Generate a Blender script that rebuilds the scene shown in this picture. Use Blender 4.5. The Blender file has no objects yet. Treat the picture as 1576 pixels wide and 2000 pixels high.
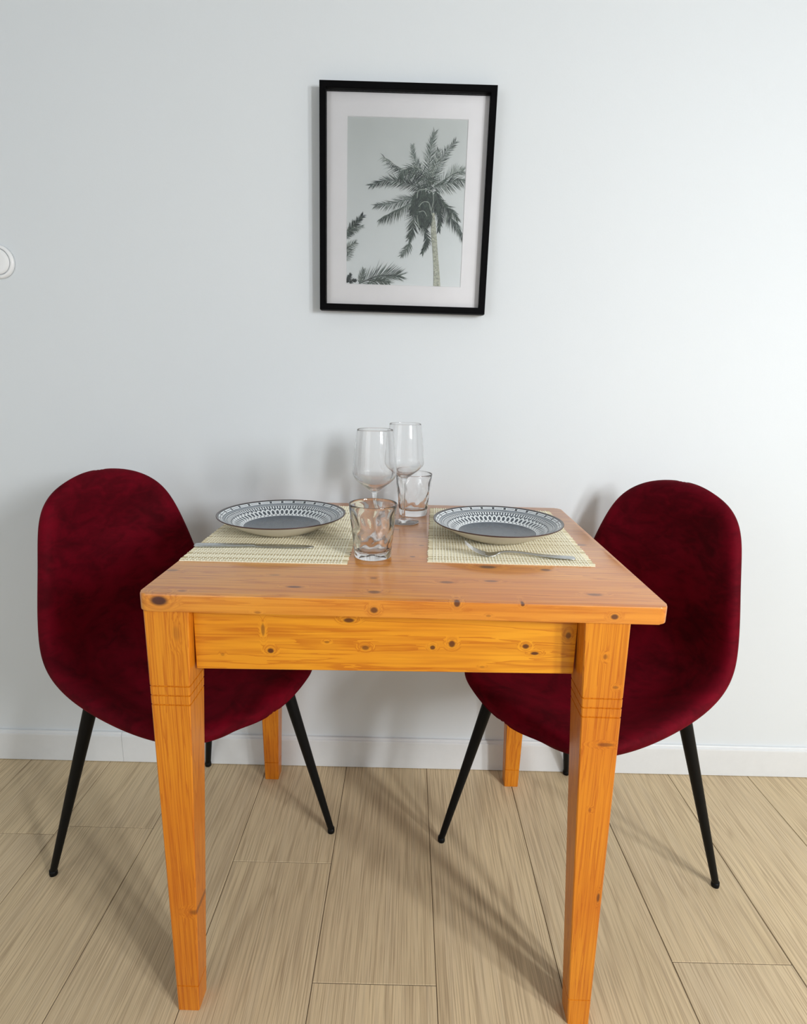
import bpy, bmesh, math, random
import numpy as np
from mathutils import Vector, Matrix
R = math.radians
rng = random.Random(7)
S = bpy.context.scene
COL = S.collection

# ------------------------------------------------------------------ camera
cam = bpy.data.cameras.new('camera'); cam_ob = bpy.data.objects.new('camera', cam); COL.objects.link(cam_ob)
Fv = Vector((-0.00364, 0.973736, -0.227652)); Uv = Vector((-0.021704, 0.227523, 0.973531)); Rv = Vector((0.999758, 0.008484, 0.020306))
cam_ob.matrix_world = Matrix(((Rv.x, Uv.x, -Fv.x, 0.012281), (Rv.y, Uv.y, -Fv.y, -1.388175), (Rv.z, Uv.z, -Fv.z, 1.047997), (0, 0, 0, 1)))
cam.sensor_fit = 'VERTICAL'; cam.sensor_height = 24.0; cam.lens = 24.0 * 1117.857 / 2000; cam.clip_start = 0.02
S.camera = cam_ob

# ------------------------------------------------------------------ view, world, daylight
S.view_settings.view_transform = 'Standard'; S.view_settings.look = 'None'
S.view_settings.gamma = 1; S.view_settings.exposure = 0.0; S.view_settings.use_curve_mapping = False
w = bpy.data.worlds.new('world'); S.world = w; w.use_nodes = True
w.node_tree.nodes['Background'].inputs['Color'].default_value = (0.75, 0.87, 1.0, 1)
w.node_tree.nodes['Background'].inputs['Strength'].default_value = 0.25

def area(name, loc, size, power, color, rot):
    l = bpy.data.lights.new(name, 'AREA'); l.shape = 'RECTANGLE'; l.size, l.size_y = size
    l.energy = power; l.color = color
    o = bpy.data.objects.new(name, l); COL.objects.link(o); o.location = loc; o.rotation_euler = rot
    return o
# daylight through the two panes of the window behind and to the right of the camera
WZ0, WZ1 = 1.18, 1.88
KEY = 28
area('daylight_left_pane', (1.45, -2.25, (WZ0 + WZ1) / 2), (0.17, WZ1 - WZ0), KEY, (0.97, 0.985, 1.0), (R(52), 0, R(28)))
area('daylight_right_pane', (2.00, -2.25, (WZ0 + WZ1) / 2), (0.17, WZ1 - WZ0), KEY, (0.97, 0.985, 1.0), (R(52), 0, R(34)))
# wide added fill lamp at the unseen left rear, lifting the left wall
area('fill_light_left', (-1.60, -2.26, 1.15), (1.2, 2.0), 12.5, (0.93, 0.97, 1.0), (R(70), 0, R(-18)))

# ------------------------------------------------------------------ helpers
def tag(o, label=None, cat=None, group=None, kind=None):
    if label: o['label'] = label
    if cat: o['category'] = cat
    if group: o['group'] = group
    if kind: o['kind'] = kind
    return o

def link(name, me, mats=(), parent=None):
    o = bpy.data.objects.new(name, me); COL.objects.link(o)
    for m in (mats if isinstance(mats, (list, tuple)) else [mats]): me.materials.append(m)
    if parent: o.parent = parent
    return o

def empty(name, loc=(0, 0, 0), rz=0):
    o = bpy.data.objects.new(name, None); COL.objects.link(o); o.location = loc; o.rotation_euler = (0, 0, rz)
    o.empty_display_size = 0.05
    return o

def mesh(name, verts, faces, smooth=False):
    me = bpy.data.meshes.new(name); me.from_pydata([tuple(map(float, v)) for v in verts], [], faces); me.update()
    if smooth:
        for p in me.polygons: p.use_smooth = True
    return me

def finish(bm, name, smooth=False, angle=None):
    bmesh.ops.recalc_face_normals(bm, faces=bm.faces)
    me = bpy.data.meshes.new(name); bm.to_mesh(me); bm.free()
    if smooth or angle:
        for p in me.polygons: p.use_smooth = True
    if angle:
        me.set_sharp_from_angle(angle=R(angle))
    return me

def bm_box(bm, x0, x1, y0, y1, z0, z1, bevel=0, seg=2):
    r = bmesh.ops.create_cube(bm, size=1)
    for v in r['verts']:
        v.co = Vector((x0 + (v.co.x + .5) * (x1 - x0), y0 + (v.co.y + .5) * (y1 - y0), z0 + (v.co.z + .5) * (z1 - z0)))
    if bevel:
        es = {e for v in r['verts'] for e in v.link_edges}
        bmesh.ops.bevel(bm, geom=list(es), offset=bevel, segments=seg, profile=.5, affect='EDGES')

def box(name, x0, x1, y0, y1, z0, z1, mat, parent=None, bevel=0, seg=2):
    bm = bmesh.new(); bm_box(bm, x0, x1, y0, y1, z0, z1, bevel, seg)
    return link(name, finish(bm, name, angle=40 if bevel else None), mat, parent)

def lathe(name, prof, n=64, disp=None, closed=False):
    """prof: list of (r, z); r=0 ends become poles"""
    vs, fs, rings = [], [], []
    for k, (r, z) in enumerate(prof):
        if r < 1e-6:
            vs.append((0, 0, z)); rings.append([len(vs) - 1])
        else:
            ring = []
            for i in range(n):
                a = 2 * math.pi * i / n
                rr = r + (disp(k, a, r, z) if disp else 0)
                vs.append((rr * math.cos(a), rr * math.sin(a), z)); ring.append(len(vs) - 1)
            rings.append(ring)
    pairs = list(zip(rings[:-1], rings[1:]))
    if closed: pairs.append((rings[-1], rings[0]))
    for A, B in pairs:
        for i in range(n):
            j = (i + 1) % n
            if len(A) == 1 and len(B) == 1: continue
            if len(A) == 1: fs.append((A[0], B[j], B[i]))
            elif len(B) == 1: fs.append((A[i], A[j], B[0]))
            else: fs.append((A[i], A[j], B[j], B[i]))
    return mesh(name, vs, fs, True)

def catmull(P, n=8):
    P = [np.array(q, float) for q in P]
    Q = [2 * P[0] - P[1]] + P + [2 * P[-1] - P[-2]]
    out = []
    for i in range(1, len(Q) - 2):
        a, b, c, d = Q[i - 1:i + 3]
        for t in np.linspace(0, 1, n, endpoint=False):
            out.append(.5 * ((2 * b) + (-a + c) * t + (2 * a - 5 * b + 4 * c - d) * t * t + (-a + 3 * b - 3 * c + d) * t ** 3))
    out.append(P[-1])
    return out

def tube(name, pts, radii, n=20, caps=True):
    vs, fs = [], []
    pts = [Vector(p) for p in pts]
    up = Vector((0, 0, 1)) if abs((pts[-1] - pts[0]).normalized().z) < .9 else Vector((1, 0, 0))
    for k, p in enumerate(pts):
        t = (pts[min(k + 1, len(pts) - 1)] - pts[max(k - 1, 0)]).normalized()
        a = t.cross(up).normalized(); b = t.cross(a).normalized()
        for i in range(n):
            an = 2 * math.pi * i / n
            vs.append(p + (a * math.cos(an) + b * math.sin(an)) * radii[k])
    for k in range(len(pts) - 1):
        for i in range(n):
            j = (i + 1) % n
            fs.append((k * n + i, k * n + j, (k + 1) * n + j, (k + 1) * n + i))
    if caps:
        fs.append(tuple(range(n))[::-1]); fs.append(tuple((len(pts) - 1) * n + i for i in range(n)))
    me = mesh(name, vs, fs, True); me.set_sharp_from_angle(angle=R(50))
    return me

# ------------------------------------------------------------------ node helpers
class NT:
    def __init__(s, name):
        s.m = bpy.data.materials.new(name); s.m.use_nodes = True; s.t = s.m.node_tree
        s.b = s.t.nodes['Principled BSDF']; s.N = s.t.nodes
    def n(s, typ, **kw):
        x = s.N.new(typ)
        for k, v in kw.items(): setattr(x, k, v)
        return x
    def l(s, a, b): s.t.links.new(a, b)
    def set(s, sock, v):
        if hasattr(v, 'node'): s.l(v, sock)
        else: sock.default_value = v
    def math(s, op, a, b=0.0, c=0.0, clamp=False):
        x = s.n('ShaderNodeMath', operation=op, use_clamp=clamp)
        s.set(x.inputs[0], a); s.set(x.inputs[1], b); s.set(x.inputs[2], c)
        return x.outputs[0]
    def mapr(s, v, a, b, c=0.0, d=1.0, smooth=False):
        x = s.n('ShaderNodeMapRange'); x.interpolation_type = 'SMOOTHSTEP' if smooth else 'LINEAR'
        s.set(x.inputs['Value'], v); x.inputs['From Min'].default_value = a; x.inputs['From Max'].default_value = b
        x.inputs['To Min'].default_value = c; x.inputs['To Max'].default_value = d
        return x.outputs['Result']
    def mix(s, f, a, b):
        x = s.n('ShaderNodeMix', data_type='RGBA')
        s.set(x.inputs['Factor'], f)
        for sock, v in ((x.inputs[6], a), (x.inputs[7], b)):
            if hasattr(v, 'node'): s.l(v, sock)
            else: sock.default_value = (*v, 1) if len(v) == 3 else v
        return x.outputs[2]
    def obj(s): return s.n('ShaderNodeTexCoord').outputs['Object']
    def mapping(s, vec, scale=(1, 1, 1), loc=(0, 0, 0)):
        x = s.n('ShaderNodeMapping'); s.l(vec, x.inputs['Vector'])
        x.inputs['Scale'].default_value = scale; x.inputs['Location'].default_value = loc
        return x.outputs['Vector']
    def noise(s, vec, scale=5, detail=4, rough=.55, dist=0):
        x = s.n('ShaderNodeTexNoise'); s.l(vec, x.inputs['Vector'])
        x.inputs['Scale'].default_value = scale; x.inputs['Detail'].default_value = detail
        x.inputs['Roughness'].default_value = rough; x.inputs['Distortion'].default_value = dist
        return x.outputs['Fac']
    def bump(s, h, strength=.2, dist=.001):
        x = s.n('ShaderNodeBump'); s.l(h, x.inputs['Height']); x.inputs['Strength'].default_value = strength
        x.inputs['Distance'].default_value = dist
        s.l(x.outputs['Normal'], s.b.inputs['Normal'])
    def P(s, **kw):
        names = dict(color='Base Color', rough='Roughness', metal='Metallic', spec='Specular IOR Level', coat='Coat Weight',
                     coatr='Coat Roughness', sheen='Sheen Weight', sheenr='Sheen Roughness', sheent='Sheen Tint', trans='Transmission Weight', ior='IOR')
        for k, v in kw.items():
            i = s.b.inputs[names[k]]
            if hasattr(v, 'node'): s.l(v, i)
            elif isinstance(v, tuple) and len(v) == 3: i.default_value = (*v, 1)
            else: i.default_value = v
        return s.m

def plain(name, color, rough=.5, **kw):
    t = NT(name)
    nz = t.noise(t.obj(), 40, 3)
    c = t.mix(t.mapr(nz, .3, .7), tuple(x * .985 for x in color), tuple(min(1, x * 1.015) for x in color))
    return t.P(color=c, rough=rough, **kw)

# ------------------------------------------------------------------ materials
def m_wall():
    t = NT('wall_paint'); o = t.obj()
    big = t.noise(o, 1.2, 3)
    fine = t.noise(o, 260, 4)
    c = t.mix(t.mapr(big, .3, .7), (0.70, 0.745, 0.775), (0.715, 0.76, 0.79))
    t.P(color=c, rough=.62, spec=.35); t.bump(fine, .12, .0008)
    return t.m
M_wall = m_wall()
M_ceiling = plain('ceiling_paint', (.66, .67, .68), .9)
M_side = plain('side_wall_paint', (.72, .73, .74), .8)
M_trim = plain('trim_paint', (.72, .745, .76), .4)
M_frame_black = plain('frame_black', (.0015, .0015, .002), .6, spec=.06)
M_leg_black = plain('chair_leg_black', (.0025, .003, .0035), .5, spec=.15)
M_plastic = plain('white_plastic', (.85, .87, .88), .3)
M_mat_board = plain('mat_board', (.95, .94, .95), .8)
M_win_frame = plain('window_frame_white', (.8, .8, .8), .4)

def m_glass(name, ior=1.5, clear=.4):
    # clear glass with part of the light passing straight through the thin walls
    t = NT(name); t.N.remove(t.b)
    g = t.n('ShaderNodeBsdfGlass'); g.inputs['IOR'].default_value = ior; g.inputs['Roughness'].default_value = 0; g.inputs['Color'].default_value = (1, 1, 1, 1)
    tr = t.n('ShaderNodeBsdfTransparent'); mx = t.n('ShaderNodeMixShader'); mx.inputs[0].default_value = clear
    t.l(g.outputs[0], mx.inputs[1]); t.l(tr.outputs[0], mx.inputs[2]); t.l(mx.outputs[0], t.N['Material Output'].inputs['Surface'])
    return t.m
M_glass = m_glass('tumbler_glass', 1.48, .04)
M_wine = m_glass('wine_glass_crystal', 1.46, .10)

def m_pane():
    # a thin pane: a fresnel sheen over full transparency
    t = NT('picture_glass'); t.N.remove(t.b)
    fr = t.n('ShaderNodeFresnel'); fr.inputs['IOR'].default_value = 1.5
    g = t.n('ShaderNodeBsdfGlossy'); g.inputs['Roughness'].default_value = .01
    tr = t.n('ShaderNodeBsdfTransparent'); mx = t.n('ShaderNodeMixShader')
    t.l(fr.outputs[0], mx.inputs[0]); t.l(tr.outputs[0], mx.inputs[1]); t.l(g.outputs[0], mx.inputs[2])
    t.l(mx.outputs[0], t.N['Material Output'].inputs['Surface'])
    return t.m
M_pane = m_pane()

def m_steel():
    t = NT('cutlery_steel'); o = t.obj()
    nz = t.noise(t.mapping(o, (20, 300, 20)), 6, 3)
    t.P(color=(.55, .57, .57), metal=1.0, rough=t.mapr(nz, .2, .8, .22, .36))
    return t.m
M_steel = m_steel()

def m_velvet():
    t = NT('burgundy_velvet'); o = t.obj()
    n1 = t.noise(o, 7, 5, .6, 1.2); n2 = t.noise(t.mapping(o, (1, 1, 2.2)), 22, 5, .65, .8)
    nap = t.math('ADD', t.math('MULTIPLY', n1, .6), t.math('MULTIPLY', n2, .4))
    c = t.mix(t.mapr(nap, .33, .67, smooth=True), (.052, .0002, .0030), (.145, .0006, .0085))
    t.P(color=c, rough=.75, spec=.08, sheen=t.mapr(nap, .35, .65, .05, .14), sheenr=.3)
    t.b.inputs['Sheen Tint'].default_value = (.85, .015, .07, 1)
    fine = t.noise(o, 700, 2); t.bump(t.math('ADD', fine, t.math('MULTIPLY', n2, .6)), .15, .0006)
    return t.m
M_velvet = m_velvet()

def m_pine(name, along, knots=(), seed=0.0, tint=1.0, boards=None, streak=None, base=None, fine=95, gloss=.22, coat=.25, ringf=38):
    """orange lacquered pine; grain runs along the axis index `along`; knots: (x,y,z, rx,ry,rz, darkness)"""
    t = NT(name); o = t.obj()
    sep = t.n('ShaderNodeSeparateXYZ'); t.l(o, sep.inputs[0])
    # push the grain around every knot
    vec = t.mapping(o, (1, 1, 1), (seed, seed * 1.7, seed * .6))
    dark = None; halo = None
    for (x, y, z, rx, ry, rz, k) in knots:
        sub = t.n('ShaderNodeVectorMath', operation='SUBTRACT'); t.l(o, sub.inputs[0]); sub.inputs[1].default_value = (x, y, z)
        mul = t.n('ShaderNodeVectorMath', operation='MULTIPLY'); t.l(sub.outputs[0], mul.inputs[0]); mul.inputs[1].default_value = (1 / rx, 1 / ry, 1 / rz)
        ln = t.n('ShaderNodeVectorMath', operation='LENGTH'); t.l(mul.outputs[0], ln.inputs[0])
        d = ln.outputs['Value']
        core = t.mapr(d, .55, 1.15, k, 0.0, True)
        hl = t.mapr(d, .8, 2.7, k * .7, 0.0, True)
        dark = core if dark is None else t.math('MAXIMUM', dark, core)
        halo = hl if halo is None else t.math('MAXIMUM', halo, hl)
    sc = [1.6, 1.6, 1.6]; tr = [i for i in range(3) if i != along]
    for i in tr: sc[i] = ringf
    scf = [4, 4, 4]
    for i in tr: scf[i] = fine * 2.2
    if halo is not None:
        off = t.n('ShaderNodeCombineXYZ')
        for i in tr: t.l(t.math('MULTIPLY', halo, .02), off.inputs[i])
        add = t.n('ShaderNodeVectorMath', operation='ADD'); t.l(vec, add.inputs[0]); t.l(off.outputs[0], add.inputs[1]); vec = add.outputs[0]
    if boards:
        ax, wid = boards
        idx = t.math('FLOOR', t.math('DIVIDE', sep.outputs[ax], wid))
        wn = t.n('ShaderNodeTexWhiteNoise', noise_dimensions='1D'); t.l(idx, wn.inputs['W'])
        off = t.n('ShaderNodeCombineXYZ'); t.l(t.math('MULTIPLY', wn.outputs['Value'], 3.0), off.inputs[along])
        for i in tr: t.l(t.math('MULTIPLY', wn.outputs['Value'], 1.3), off.inputs[i])
        add = t.n('ShaderNodeVectorMath', operation='ADD'); t.l(vec, add.inputs[0]); t.l(off.outputs[0], add.inputs[1]); vec = add.outputs[0]
    g1 = t.noise(t.mapping(vec, tuple(sc)), 1.0, 4, .55, .35)
    g2 = t.noise(t.mapping(vec, tuple(scf)), 1.0, 2, .5, .1)
    cl = t.noise(vec, 3.2, 3, .5)
    # growth rings: sharp late-wood lines from a folded noise
    ring = t.math('FRACT', t.math('MULTIPLY', g1, 7.0))
    line = t.mapr(ring, .62, .97, 0, 1, True)
    a = tuple(c * tint for c in (base or (.60, .195, .012)))
    light = tuple(min(1, c * k) for c, k in zip(a, (1.16, 1.42, 1.9))); dk = tuple(c * k for c, k in zip(a, (.70, .50, .35)))
    col = t.mix(t.mapr(cl, .35, .65), a, light)
    col = t.mix(t.math('MULTIPLY', line, .62), col, dk)
    col = t.mix(t.mapr(g2, .45, .70, 0, .55), col, dk)
    if boards:
        col = t.mix(t.mapr(wn.outputs['Value'], 0, 1, 0, .22), col, dk)
    if halo is not None:
        rg = t.math('MULTIPLY', t.math('SINE', t.math('MULTIPLY', halo, 17.0)), .5)
        col = t.mix(t.math('MULTIPLY', t.math('ADD', rg, .5), t.math('MULTIPLY', halo, .30)), col, (.30, .07, .008))
        col = t.mix(dark, col, (.075, .016, .006))
    t.P(color=col, rough=.36, spec=.35, coat=coat, coatr=gloss)
    t.bump(t.math('ADD', g2, line), .05, .0006)
    return t.m

def m_floor():
    t = NT('oak_plank_floor'); o = t.obj()
    at = t.n('ShaderNodeAttribute', attribute_name='plank'); rnd = at.outputs['Fac']
    off = t.n('ShaderNodeCombineXYZ'); t.l(t.math('MULTIPLY', rnd, 7.3), off.inputs[0]); t.l(t.math('MULTIPLY', rnd, 31.0), off.inputs[1])
    add = t.n('ShaderNodeVectorMath', operation='ADD'); t.l(o, add.inputs[0]); t.l(off.outputs[0], add.inputs[1]); v = add.outputs[0]
    g1 = t.noise(t.mapping(v, (9.5, .55, 1)), 1.0, 3, .5, .35)
    ring = t.math('FRACT', t.math('MULTIPLY', g1, 11.0))
    tri = t.math('ABSOLUTE', t.math('SUBTRACT', ring, .5))
    line = t.mapr(tri, .36, .5, 0, 1, True)
    pores = t.noise(t.mapping(v, (400, 6, 1)), 1.0, 3, .6, .2)
    med = t.noise(t.mapping(v, (95, 1.6, 1)), 1.0, 4, .6, .4)
    cl = t.noise(t.mapping(v, (3.5, 1.2, 1)), 1.0, 3, .5)
    col = t.mix(rnd, (.60, .475, .285), (.76, .60, .37))
    col = t.mix(t.mapr(cl, .3, .7), col, t.mix(rnd, (.69, .54, .34), (.60, .48, .31)))
    col = t.mix(t.math('MULTIPLY', line, .42), col, (.40, .29, .17))
    col = t.mix(t.mapr(pores, .44, .66, 0, .80), col, (.38, .28, .17))
    col = t.mix(t.mapr(med, .5, .75, 0, .30), col, (.60, .50, .36))
    # small dark knots
    vo = t.n('ShaderNodeTexVoronoi'); t.l(t.mapping(v, (4.6, 2.4, 1)), vo.inputs['Vector']); vo.inputs['Scale'].default_value = 1.0
    kn = t.mapr(vo.outputs['Distance'], .015, .05, 1, 0, True)
    col = t.mix(t.math('MULTIPLY', kn, .45), col, (.16, .10, .06))
    t.P(color=col, rough=t.mapr(pores, .3, .7, .46, .60), spec=.35)
    t.bump(t.math('ADD', pores, line), .12, .0008)
    return t.m
M_floor = m_floor()
M_gap = plain('plank_gap', (.10, .07, .045), .9)

# ------------------------------------------------------------------ setting
XL, XR, YF, ZC = -2.6, 2.6, -2.40, 2.60
tag(box('wall_far', XL, XR, 0, .12, -.02, ZC, M_wall), kind='structure')
tag(box('wall_left', XL - .12, XL, YF - .12, .12, -.02, ZC, M_side), kind='structure')
tag(box('wall_right', XR, XR + .12, YF - .12, .12, -.02, ZC, M_side), kind='structure')
tag(box('ceiling', XL - .12, XR + .12, YF - .12, .12, ZC, ZC + .1, M_ceiling), kind='structure')
# wall behind the camera with a window opening and an added door opening
bm = bmesh.new()
for x0, x1, z0, z1 in ((XL, -2.25, -.02, ZC), (-2.25, -.95, 2.2, ZC), (-.95, 1.30, -.02, ZC), (1.30, 2.15, -.02, WZ0 - .06),
                       (1.30, 2.15, WZ1 + .06, ZC), (2.15, XR, -.02, ZC)):
    bm_box(bm, x0, x1, YF - .12, YF, z0, z1)
tag(link('wall_front', finish(bm, 'wall_front'), M_side), kind='structure')
# window_1: frame and centre post around the two panes
bm = bmesh.new()
z0, z1 = WZ0 - .06, WZ1 + .06
for a, b, c, d in ((1.30, 1.35, z0, z1), (2.10, 2.15, z0, z1), (1.56, 1.88, z0, z1), (1.30, 2.15, z0, z0 + .045), (1.30, 2.15, z1 - .045, z1)):
    bm_box(bm, a, b, YF - .05, YF + .01, c, d, .003)
tag(link('window_1', finish(bm, 'window_1'), M_win_frame), kind='structure')
bm = bmesh.new()  # unseen door frame added behind the left fill lamp
for a, b, c, d in ((-2.25, -2.19, 0, 2.2), (-1.01, -.95, 0, 2.2), (-2.25, -.95, 2.14, 2.2), (-2.25, -.95, 0, .08), (-1.63, -1.57, 0, 2.2)):
    bm_box(bm, a, b, YF - .05, YF + .01, c, d, .003)
tag(link('door_1', finish(bm, 'door_1'), M_win_frame), kind='structure')

# floor: planks with fine bevelled joints
SEAMS = [-.569 - .219 * k for k in range(9, 0, -1)] + [-.569, -.353, -.1355, .085, .309, .5265, .750] + [.750 + .219 * k for k in range(1, 11)]
ENDS = {(-.353): [-.3333, -1.52], (-.1355): [-.590, -1.80], (-.569): [-.82], (.085): [-1.1], (.309): [-.95], (.5265): [-.5365, -1.7], (.750): [-1.25]}
vs, fs, rv = [], [], []
fr = random.Random(3)
for i in range(len(SEAMS) - 1):
    x0, x1 = SEAMS[i], SEAMS[i + 1]
    if abs(x0 + .788) < .003: e = [-.2447, -1.43]
    elif round(x0, 4) in ENDS: e = ENDS[round(x0, 4)]
    else: e = [-fr.uniform(.2, 1.3)]
    ys = [.0] + e + [YF]
    ys = sorted(set(ys), reverse=True)
    for y1, y0 in zip(ys[:-1], ys[1:]):
        g = .0006; h = .0013; b = len(vs)
        for (a, c, z) in ((g, g, -.0012), (h, h, 0)):
            vs += [(x0 + a, y0 + c, z), (x1 - a, y0 + c, z), (x1 - a, y1 - c, z), (x0 + a, y1 - c, z)]
        fs.append((b + 4, b + 5, b + 6, b + 7))
        for k in range(4): fs.append((b + k, b + (k + 1) % 4, b + 4 + (k + 1) % 4, b + 4 + k))
        rv += [fr.random()] * 8
b = len(vs); vs += [(XL, YF, -.0013), (XR, YF, -.0013), (XR, 0, -.0013), (XL, 0, -.0013)]; fs.append((b, b + 1, b + 2, b + 3)); rv += [0] * 4
b = len(vs); vs += [(XL, YF, -.02), (XR, YF, -.02), (XR, 0, -.02), (XL, 0, -.02)]; fs.append((b + 3, b + 2, b + 1, b)); rv += [0] * 4
me = mesh('floor', vs, fs)
at = me.attributes.new('plank', 'FLOAT', 'POINT')
for i, v in enumerate(rv): at.data[i].value = v
me.materials.append(M_floor); me.materials.append(M_gap)
me.polygons[len(fs) - 1].material_index = 1; me.polygons[len(fs) - 2].material_index = 1
fl = bpy.data.objects.new('floor', me); COL.objects.link(fl); tag(fl, kind='structure')

# baseboard: moulded top edge, two lengths that meet left of the table
prof = [(0, .0015), (-.012, .0015), (-.012, .078), (-.0112, .0815), (-.0085, .0835), (-.0075, .0865), (-.006, .0885), (0, .089)]
vs, fs = [], []
for x0, x1 in ((XL, -.7512), (-.7504, XR)):
    b = len(vs); n = len(prof)
    for x in (x0, x1): vs += [(x, y, z) for y, z in prof]
    for k in range(n): fs.append((b + k, b + (k + 1) % n, b + n + (k + 1) % n, b + n + k))
    fs.append(tuple(b + k for k in range(n))[::-1]); fs.append(tuple(b + n + k for k in range(n)))
me = mesh('baseboard_far', vs, fs)
bm = bmesh.new(); bm.from_mesh(me); me2 = finish(bm, 'baseboard_far')
tag(link('baseboard_far', me2, M_trim), kind='structure')

# ------------------------------------------------------------------ wall switch (left edge)
sw = empty('wall_switch', (-.9235, 0, 1.2866))
tag(sw, 'round white wall switch with a raised round rocker on the far wall', 'light switch')
me = lathe('surround', [(0, 0), (.0365, 0), (.0365, .004), (.0355, .0065), (.0325, .0078), (.0295, .0078), (.0288, .004), (0, .004)])
o = link('surround', me, M_plastic, sw); o.rotation_euler = (R(90), 0, 0)
me = lathe('rocker', [(0, .0042), (.0280, .0042), (.0280, .0088), (.0272, .0098), (.020, .0102), (0, .0104)])
o = link('rocker', me, M_plastic, sw); o.rotation_euler = (R(90), 0, 0)

# ------------------------------------------------------------------ framed picture
pic = empty('framed_picture', (-.003, 0, 1.4196), 0)
pic.rotation_euler = (0, R(.55), 0)
tag(pic, 'black framed print of palm trees in a wide white mat hanging on the pale wall', 'picture')
W2, H2, BW = .1855, .2260, .0135
fd0, fd1 = -.004, -.030
def mitre_frame():
    vs, fs = [], []
    # section: outer back, outer front, inner front, inner back
    sec = [(0, fd0), (0, fd1 + .001), (.001, fd1), (BW - .001, fd1), (BW, fd1 + .001), (BW, fd0)]
    corners = [(-1, -1), (1, -1), (1, 1), (-1, 1)]
    for sx, sz in corners:
        for d, y in sec: vs.append((sx * (W2 - d), y, sz * (H2 - d)))
    n = len(sec)
    for c in range(4):
        for k in range(n):
            a, b_ = c * n, ((c + 1) % 4) * n
            fs.append((a + k, b_ + k, b_ + (k + 1) % n, a + (k + 1) % n))
    bm = bmesh.new(); me = mesh('f', vs, fs); bm.from_mesh(me)
    return finish(bm, 'frame')
link('frame', mitre_frame(), M_frame_black, pic)
box('backing_board', -W2 + BW, W2 - BW, -.010, -.004, -H2 + BW, H2 - BW, M_frame_black, pic)
PX0, PX1, PZ0, PZ1 = -.1280, .1285, -.1670, .1670       # print opening
bm = bmesh.new()
yb, yf, bv = -.0112, -.0128, .0012
A = [(-W2 + BW, yf, -H2 + BW), (W2 - BW, yf, -H2 + BW), (W2 - BW, yf, H2 - BW), (-W2 + BW, yf, H2 - BW)]
B = [(PX0 - bv, yf, PZ0 - bv), (PX1 + bv, yf, PZ0 - bv), (PX1 + bv, yf, PZ1 + bv), (PX0 - bv, yf, PZ1 + bv)]
Cc = [(PX0, yb, PZ0), (PX1, yb, PZ0), (PX1, yb, PZ1), (PX0, yb, PZ1)]
me = mesh('mat_board', A + B + Cc, [(k, (k + 1) % 4, 4 + (k + 1) % 4, 4 + k) for k in range(4)] + [(4 + k, 4 + (k + 1) % 4, 8 + (k + 1) % 4, 8 + k) for k in range(4)])
link('mat_board', me, M_mat_board, pic)

# the print: sky tone and palm leaves as flat printed shapes
def m_print_sky():
    t = NT('print_sky'); o = t.obj(); sep = t.n('ShaderNodeSeparateXYZ'); t.l(o, sep.inputs[0])
    c = t.mix(t.mapr(sep.outputs[2], -.167, .167), (.84, .89, .90), (.62, .66, .645))
    c = t.mix(t.mapr(t.noise(o, 14, 4), .3, .7, 0, .25), c, (.76, .80, .785))
    return t.P(color=c, rough=.55)
def ink(name, c):
    t = NT(name); n = t.noise(t.obj(), 240, 3)
    return t.P(color=t.mix(t.mapr(n, .3, .7), tuple(x * .6 for x in c), tuple(x * 1.35 for x in c)), rough=.55)
inks = [ink('ink_dark', (.030, .045, .048)), ink('ink_green', (.075, .105, .090)), ink('ink_grey', (.17, .215, .195)), ink('ink_pale', (.36, .41, .37)), ink('ink_trunk', (.50, .52, .43)), ink('ink_bark', (.33, .35, .28))]
link('print', mesh('print', [(PX0, -.0111, PZ0), (PX1, -.0111, PZ0), (PX1, -.0111, PZ1), (PX0, -.0111, PZ1)], [(0, 1, 2, 3)]), m_print_sky(), pic)
# artwork coordinates a (0..1 across, 0..1 down)
def q2uv(q):
    # hand-measured drawing units: left/right edges of the artwork drift inward towards the bottom
    x, y = q
    v = (y + 60) / 1960.0
    xl = 116 + (90 - 116) * v; xr = 1540 + (1460 - 1540) * v
    return (x - xl) / (xr - xl), v - .012 * ((x - xl) / (xr - xl))
def uv2xz(u, v): return PX0 + u * (PX1 - PX0), PZ1 - v * (PZ1 - PZ0)
pv, pf, pm = [], [], []
layer = [0]
def poly(pts, mat):
    """pts in drawing units; clipped by hand to the artwork rectangle"""
    uv = [q2uv(p) for p in pts]
    def clip(P, f, inter):
        out = []
        for i in range(len(P)):
            a, b_ = P[i - 1], P[i]
            if f(b_):
                if not f(a): out.append(inter(a, b_))
                out.append(b_)
            elif f(a): out.append(inter(a, b_))
        return out
    def edge(ax, val, sg):
        nonlocal uv
        if not uv: return
        f = lambda p: sg * (p[ax] - val) >= 0
        def inter(a, b_):
            t_ = (val - a[ax]) / (b_[ax] - a[ax]); return (a[0] + (b_[0] - a[0]) * t_, a[1] + (b_[1] - a[1]) * t_)
        uv = clip(uv, f, inter)
    edge(0, 0, 1); edge(0, 1, -1); edge(1, 0, 1); edge(1, 1, -1)
    if len(uv) < 3: return
    layer[0] += 1
    y = -.01115 - layer[0] * 1.6e-7
    b = len(pv)
    for u, v in uv:
        x, z = uv2xz(u, v); pv.append((x, y, z))
    pf.append(tuple(range(b, b + len(uv)))); pm.append(mat)
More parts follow.
